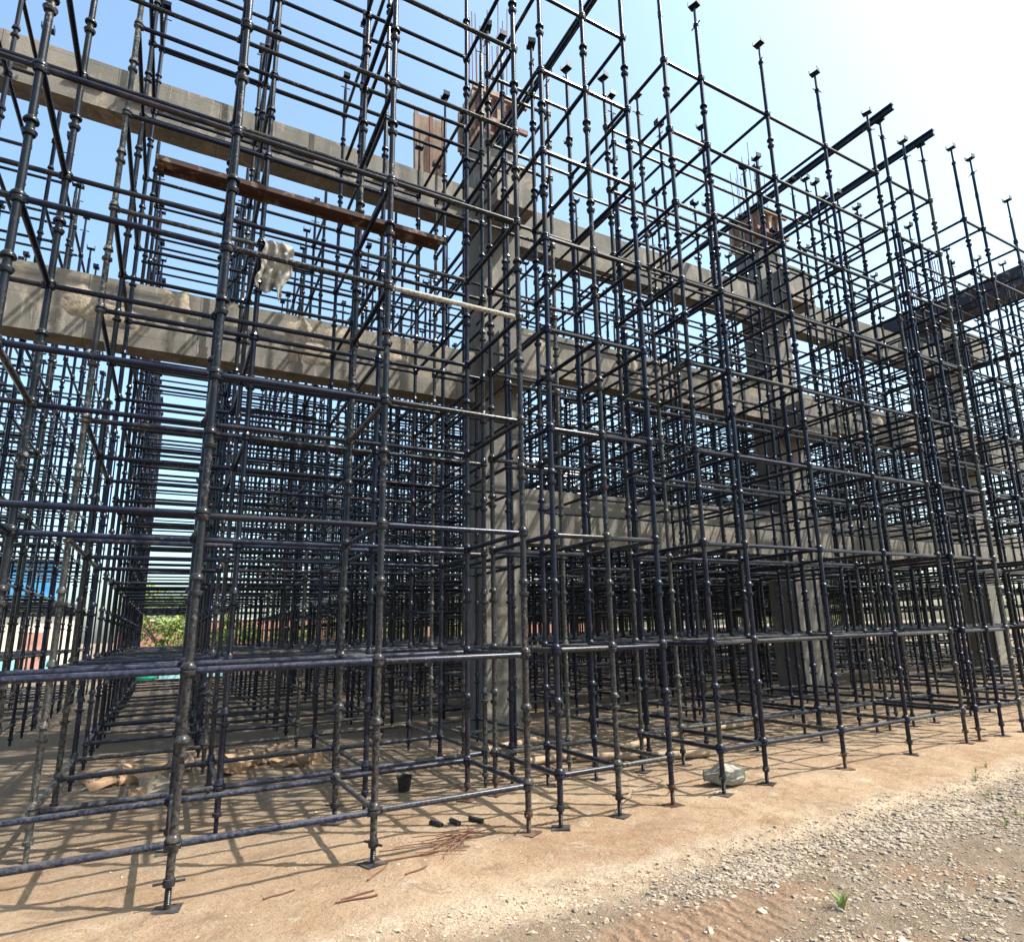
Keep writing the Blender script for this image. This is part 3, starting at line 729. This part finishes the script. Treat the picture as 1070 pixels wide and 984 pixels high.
def chunk(x, y, s, mat, name, lab, cat, grp, fl=.6, sub=2):
    import bmesh
    bm = bmesh.new(); bmesh.ops.create_cube(bm, size=1); bmesh.ops.subdivide_edges(bm, edges=bm.edges, cuts=2, use_grid_fill=True)
    sd = rd.uniform(0, 99); sx, sy = rd.uniform(.7, 1.5), rd.uniform(.6, 1.1)
    for v in bm.verts:
        d = v.co.copy(); v.co = d*(1+.35*noise.noise(d*1.8+Vector((sd, 0, 0)))); v.co = Vector((v.co.x*sx, v.co.y*sy, v.co.z*fl))*s
    m = bpy.data.meshes.new(name); bm.to_mesh(m); bm.free()
    o = obj(name, m, mat, None, (x, y, gh(x, y)+s*fl*.38)); o.rotation_euler = (rd.uniform(-.4, .4), rd.uniform(-.4, .4), rd.uniform(0, 6)); tag(o, lab, cat, grp); return o
for k in range(24):
    chunk(-.28+rd.gauss(0, .30), 8.9+rd.gauss(0, .5), rd.uniform(.10, .27), M_BRK if k % 3 else M_GRYBLK, 'broken_block', 'broken block in the rubble pile inside the left bay', 'rubble', 'broken blocks in the left rubble pile')
for k in range(12):
    chunk(1.1+rd.gauss(0, .22), 8.9+rd.gauss(0, .3), rd.uniform(.11, .28), M_BRK, 'broken_block', 'broken brown block in the small pile right of the first rubble pile', 'rubble', 'broken blocks in the second pile')
for (x, y, a, L, lab) in ((4.6, 7.0, .12, 2.0, 'round dusty timber lying on the ground behind the third and fourth right-hand poles'), (5.0, 6.5, -.5, 1.6, 'thin crooked timber lying aslant under the scaffold by the white sack'),
                          (7.2, 7.4, .05, 2.4, 'long pale timber on the ground far behind the right-hand front poles'), (3.6, 7.9, .3, 1.8, 'dusty timber by the foot of the nearest column')):
    m = MB(); P = [Vector((x+L*(s-.5)*math.cos(a), y+L*(s-.5)*math.sin(a)+.03*math.sin(s*7), 0)) for s in (0, .25, .5, .75, 1)]
    for u in P: u.z = gh(u.x, u.y)+.05
    for u, v in zip(P, P[1:]): m.tube(u, v, .045, 10)
    tag(obj('timber', m.mesh('timber'), M_LOG), lab, 'timber')

def wire(pts, r, lab):
    m = MB()
    P = [Vector(p) for p in pts]; Q = []
    for i in range(len(P)-1):
        p0, p1, p2, p3 = P[max(0, i-1)], P[i], P[i+1], P[min(len(P)-1, i+2)]
        for k in range(6):
            t_ = k/6; Q.append(.5*((2*p1)+(p2-p0)*t_+(2*p0-5*p1+4*p2-p3)*t_*t_+(3*p1-p0-3*p2+p3)*t_**3))
    Q.append(P[-1])
    for a, b in zip(Q, Q[1:]): m.tube(a, b, r, 6)
    tag(obj('binding_wire', m.mesh('binding_wire'), M_LOG), lab, 'wire')
wire([(3.47, 4.9, .0), (3.9, 5.2, .03), (4.1, 5.05, .10), (4.0, 5.3, .12), (4.2, 5.1, .02), (4.5, 5.35, .0)], .006, 'tangled wire lying on the ground left of the white sack')
# gravel: single mass
def stone_protos(n=14):
    import bmesh
    out = []
    for i in range(n):
        bm = bmesh.new(); bmesh.ops.create_icosphere(bm, subdivisions=2, radius=1)
        s = (rd.uniform(.8, 1.3), rd.uniform(.6, 1.0), rd.uniform(.35, .7))
        for v in bm.verts: v.co = v.co*(1+.45*noise.noise(v.co*1.3+Vector((i*7.3, 0, 0)))); v.co = Vector((v.co.x*s[0], v.co.y*s[1], v.co.z*s[2]))
        for _ in range(5):
            d = Vector((rd.gauss(0, 1), rd.gauss(0, 1), rd.gauss(0, .8))).normalized(); h = rd.uniform(.35, .6)
            for v in bm.verts:
                e = v.co.dot(d)-h
                if e > 0: v.co -= d*e
        bm.verts.ensure_lookup_table(); out.append((np.array([v.co[:] for v in bm.verts]), np.array([[q.index for q in f.verts] for f in bm.faces]))); bm.free()
    return out
PR = stone_protos()
def scatter(name, pts, mat, label, cat):
    VV = []; FF = []; n = 0
    for (x, y, s) in pts:
        v, f = PR[rd.randrange(len(PR))]; a = rd.uniform(0, 6.28); c, d = math.cos(a), math.sin(a)
        w = v*s; w = np.stack([w[:, 0]*c-w[:, 1]*d+x, w[:, 0]*d+w[:, 1]*c+y, w[:, 2]*.8+gh(x, y)+s*.05], 1)
        VV.append(w); FF.append(f+n); n += len(w)
    VV = np.concatenate(VV); FF = np.concatenate(FF)
    m = bpy.data.meshes.new(name); m.from_pydata(VV.tolist(), [], FF.tolist())
    return tag(obj(name, m, mat), label, cat, kind='stuff')
pts = []
while len(pts) < 36000:
    y = rd.uniform(1.3, 4.1); x = rd.uniform(-.2, 11.5)
    if y > lip_y(x)+.05-abs(rd.gauss(0, .12)): continue
    if x/y < .25 or x/y > 4.5: continue
    if ((x-2.6)*.95)**2+((y-3.0)*2.0)**2 < .45 and rd.random() < .93: continue
    dens = min(1, max(.06, (x-1.2)/2.0))*(.35+.65*max(0, min(1, .5+1.6*fbm(x+3, y, .9, 3))))
    if noise.noise((x*1.1, y*1.1, 8)) > .22: dens *= .25
    if rd.random() > dens: continue
    s = min(.042, .0035+rd.expovariate(1/.0048))
    pts.append((x, y, s))
for k in range(1500):
    x = rd.gauss(5.6, .8); y = 3.35+rd.gauss(0, .16)+.02*(x-5.6)
    pts.append((x, y, rd.uniform(.010, .032)))
for k in range(60):
    pts.append((rd.uniform(1.8, 8), rd.uniform(1.6, 3.6), rd.uniform(.02, .045)))
for k in range(1200):
    x = rd.gauss(3.7, .5); y = 3.45+rd.gauss(0, .12)+.1*(x-3.7); pts.append((x, y, rd.uniform(.006, .022)))
scatter('gravel', pts, M_STONE, 'loose grey and tan gravel spread over the foreground at the right', 'gravel')
pts = []
for k in range(5200):
    x = rd.uniform(-2.5, 12); y = rd.uniform(3.4, 8.8); pts.append((x, y, min(.018, .002+rd.expovariate(1/.0028))))
for k in range(5200):
    x = rd.uniform(.4, 10); pts.append((x, lip_y(x)-.03+rd.gauss(0, .08), min(.02, .0025+rd.expovariate(1/.0035))))
M_CRUMB = simple('earth_crumb', (.34, .25, .17), .95, 30, .4, .3)
scatter('earth_crumbs', pts, M_CRUMB, 'fine crumbs of tan earth and mortar scattered over the ground', 'crumbs')

# weeds
def weed(x, y, h, n, lab):
    b = MB()
    for k in range(n):
        a = rd.uniform(0, 6.28); ln = h*rd.uniform(.5, 1.1); d = Vector((math.cos(a), math.sin(a), 0)); sd = Vector((-d.y, d.x, 0))*.0026*(h/.12)
        p0 = Vector((x, y, gh(x, y)-.005))+d*rd.uniform(0, h*.12); p1 = p0+d*ln*.2+Vector((0, 0, ln*.6)); p2 = p0+d*ln*.55+Vector((0, 0, ln*.95))
        b.add([p0-sd*.6, p0+sd*.6, p1+sd, p1-sd, p2], [(0, 1, 2, 3), (3, 2, 4)], True)
    return tag(obj('weed', b.mesh('weed'), M_WEED), lab, 'weed')
g = NT('weed_green'); M_WEED = g.out(g.mix(g.noise(g.pos(), 40), (.10, .17, .03), (.22, .27, .07)), .7)
weed(3.44, 2.72, .11, 60, 'small bright green weed growing alone out of the gravel at the bottom')
rest = [(7.3, 3.95), (7.0, 3.8), (5.75, 2.95), (6.2, 3.09), (5.95, 2.9), (6.6, 3.5), (7.6, 4.0)]
wl = ['weed tuft near the lip of the tan strip at the right', 'weed tuft just in front of the tan strip at the right', 'lowest weed tuft at the right edge', 'weed tuft at the right edge, second lowest', 'small weed close behind the lowest tuft at the right edge', 'lone weed tuft halfway up the right edge', 'farthest small weed tuft at the right edge']
for (x, y), lab in zip(rest, wl): weed(x, y, rd.uniform(.05, .09), 22, lab)
m = MB(); P = [Vector((5.20+i*.085, 3.40-i*.06+.01*math.sin(i*2), gh(5.20+i*.085, 3.40-i*.06)+.025)) for i in range(6)]
for a, b in zip(P, P[1:]): m.tube(a, b, .005, 6)
tag(obj('stick', m.mesh('stick'), M_LOG), 'thin pale stick lying along the gravel ridge at the right', 'stick')

# ------------------------------------------------------------------ background
M_CREAM = simple('cream_plaster', (.62, .55, .44), .9, 1.2, .12, .1)
M_BLUE = simple('blue_sheet_metal', (.05, .22, .42), .5, 2, .2, .1)
M_CYAN = simple('pale_cyan_paint', (.25, .5, .52), .8, 2, .15, .1)
M_PINK = simple('weathered_pink_wall', (.46, .24, .19), .9, 2.5, .3, .2)
M_GLASS = simple('dark_window_pane', (.03, .04, .05), .15, 3, .2, 0)
M_GREEN = simple('green_tarp', (.02, .40, .30), .6, 5, .2, .3)
M_ROOF = simple('grey_roof_sheet', (.30, .31, .32), .6, 2, .2, .1)
def brick():
    g = NT('red_brick'); t_ = g.n('ShaderNodeTexBrick', {'Vector': g.mapv(g.pos(), (1, 1, 1), (R(90), 0, 0)), 'Color1': (.38, .15, .10, 1), 'Color2': (.27, .10, .07, 1), 'Mortar': (.4, .34, .28, 1), 'Scale': 4.5, 'Mortar Size': .015})
    return g.out(t_.outputs[0], .9)
M_BRICK = brick()
def house(x, y, w, d, h, wall, base, lab, nwin, roof):
    t = tag(empty('house', (x, y, -.05)), lab, 'house')
    m = MB(); m.box((0, 0, h/2), (w, d, h)); obj('wall', m.mesh('wall'), wall, t)
    m = MB(); m.box((0, -d/2-.03, .45), (w-.02, .06, .9)); obj('plinth', m.mesh('plinth'), base, t)
    m = MB(); m.box((0, 0, h+.12), (w+.8, d+.8, .16)); obj('roof', m.mesh('roof'), roof, t)
    m = MB(); m.box((w*.42, -d/2-.03, 1.05+.0), (.95, .07, 2.1)); dd = obj('door', m.mesh('door'), M_PINK, t)
    m = MB(); m.box((w*.42+.35, -d/2-.09, 1.05), (.04, .05, .14)); obj('handle', m.mesh('handle'), M_STEEL, dd)
    for k in range(nwin):
        xx = -w/2+w*(k+.6)/(nwin+.9)
        m = MB()
        for a, b, c_, e_ in ((0, .62, 1.3, .08), (0, -.62, 1.3, .08), (-.62, 0, .08, 1.16), (.62, 0, .08, 1.16), (0, 0, .05, 1.16)): m.box((xx+a, -d/2-.04, 1.9+b), (c_, .08, e_))
        f = obj('window', m.mesh('window'), M_ROOF, t); m = MB(); m.box((xx, -d/2-.01, 1.9), (1.16, .03, 1.16)); obj('pane', m.mesh('pane'), M_GLASS, f)
house(-10.5, 42, 12, 6, 3.4, M_CREAM, M_CYAN, 'low cream house with pale cyan foot seen through the poles at the left edge', 4, M_ROOF)
house(13.5, 48, 7, 6, 3.6, M_PINK, M_PINK, 'small pinkish house far behind the scaffold right of the tunnel', 3, M_ROOF)
house(-9.0, 60, 3.4, 6, 7.3, M_BLUE, M_CREAM, 'far blue-clad building rising behind the cream house at the left', 3, M_ROOF)
house(24, 46, 6, 6, 3.2, M_PINK, M_PINK, 'pinkish low house glimpsed behind the nearest column', 4, M_ROOF)
t = tag(empty('brick_wall', (4, 36, 0)), 'long red brick boundary wall behind the bushes at the end of the scaffold', 'wall')
m = MB(); m.box((7.5, 0, 1.15), (27, .25, 2.5)); obj('brickwork', m.mesh('brickwork'), M_BRICK, t)
m = MB(); m.box((7.5, 0, 2.44), (27.1, .34, .08)); obj('coping', m.mesh('coping'), M_CREAM, t)
o = blob('green_tarp', (-1.0, 29.5, .35), (.75, .5, .55), M_GREEN, 3, .3, 2, 4, .2); tag(o, 'crumpled bright green tarp heap at the far end of the left tunnel', 'tarp')
m = MB(); m.box((1.0, 29.6, .32), (2.4, .6, .5), jit=.05); tag(obj('pale_sheet_stack', m.mesh('pale_sheet_stack'), M_CYAN), 'pale cyan stack of sheets beside the green tarp', 'sheets')
g = NT('leaf_green'); rpi = g.n('ShaderNodeNewGeometry').outputs['Random Per Island']
M_LEAF = g.out(g.mix(rpi, (.055, .10, .018), (.20, .26, .05)), .6, spec=.3)
M_BARK = simple('bark', (.16, .11, .08), .9, 12, .3, .5)
def tree(x, y, h, r, lab, name='tree', nl=2600):
    t = tag(empty(name, (x, y, -.05)), lab, 'tree' if name == 'tree' else 'bush'); rn = random.Random(int(x*77+y))
    m = MB(); m.tube((0, 0, 0), (.05, 0, h*.45), .12*h/4, 8, .07*h/4)
    limbs = []
    for k in range(6):
        a = k*1.05+rn.uniform(-.3, .3); e = Vector((math.cos(a)*r*.6, math.sin(a)*r*.6, h*rn.uniform(.6, .85))); m.tube((.05, 0, h*rn.uniform(.25, .45)), e, .05*h/4, 6, .02); limbs.append(e)
    obj('trunk', m.mesh('trunk'), M_BARK, t)
    V = []; F_ = []
    cl = limbs+[Vector((rn.uniform(-r, r)*.6, rn.uniform(-r, r)*.6, h*rn.uniform(.3, .95))) for _ in range(9)]
    for k in range(nl):
        c = cl[rn.randrange(len(cl))]; d = Vector((rn.gauss(0, 1), rn.gauss(0, 1), rn.gauss(0, .8))); p = c+d.normalized()*r*.38*rn.random()**.4
        s = rn.uniform(.05, .12)*max(1, h/4); u = Vector((rn.gauss(0, 1), rn.gauss(0, 1), rn.gauss(0, 1))).normalized(); w = u.orthogonal().normalized()
        i0 = len(V); V += [p-u*s, p+w*s*.5, p+u*s, p-w*s*.5]; F_.append((i0, i0+1, i0+2, i0+3))
    mm = bpy.data.meshes.new('crown'); mm.from_pydata([tuple(v) for v in V], [], F_); obj('crown', mm, M_LEAF, t)
tree(-.3, 31.5, 3.6, 1.7, 'light green bushy tree framed by the end of the left tunnel', 'tree')
for (x, y, h, r, lab) in ((2.6, 32.5, 2.4, 1.2, 'low green bush right of the tunnel tree, before the brick wall'), (5.0, 33, 2.2, 1.3, 'low green bush before the brick wall, second right of the tunnel'),
                          (7.6, 33, 2.6, 1.4, 'rounded green bush before the brick wall, third right of the tunnel'), (10.4, 33, 2.3, 1.3, 'rounded green bush left of the nearest column'), (13.4, 33.5, 2.6, 1.4, 'green bush hidden mostly by the nearest column')):
    tree(x, y, h, r, lab, 'bush', 1800)
names = ['broad', 'rounded', 'spreading', 'leaning', 'tall', 'low', 'ragged', 'thick']
for k in range(12):
    tree(14.5+k*4.3, 40+(k % 3)*2.5, 5.5+1.2*((k*7) % 4)/3, 2.9, '%s dark tree behind the far scaffold, %s from the left of the row' % (names[k % 8], ORD[k]), 'tree', 2200)
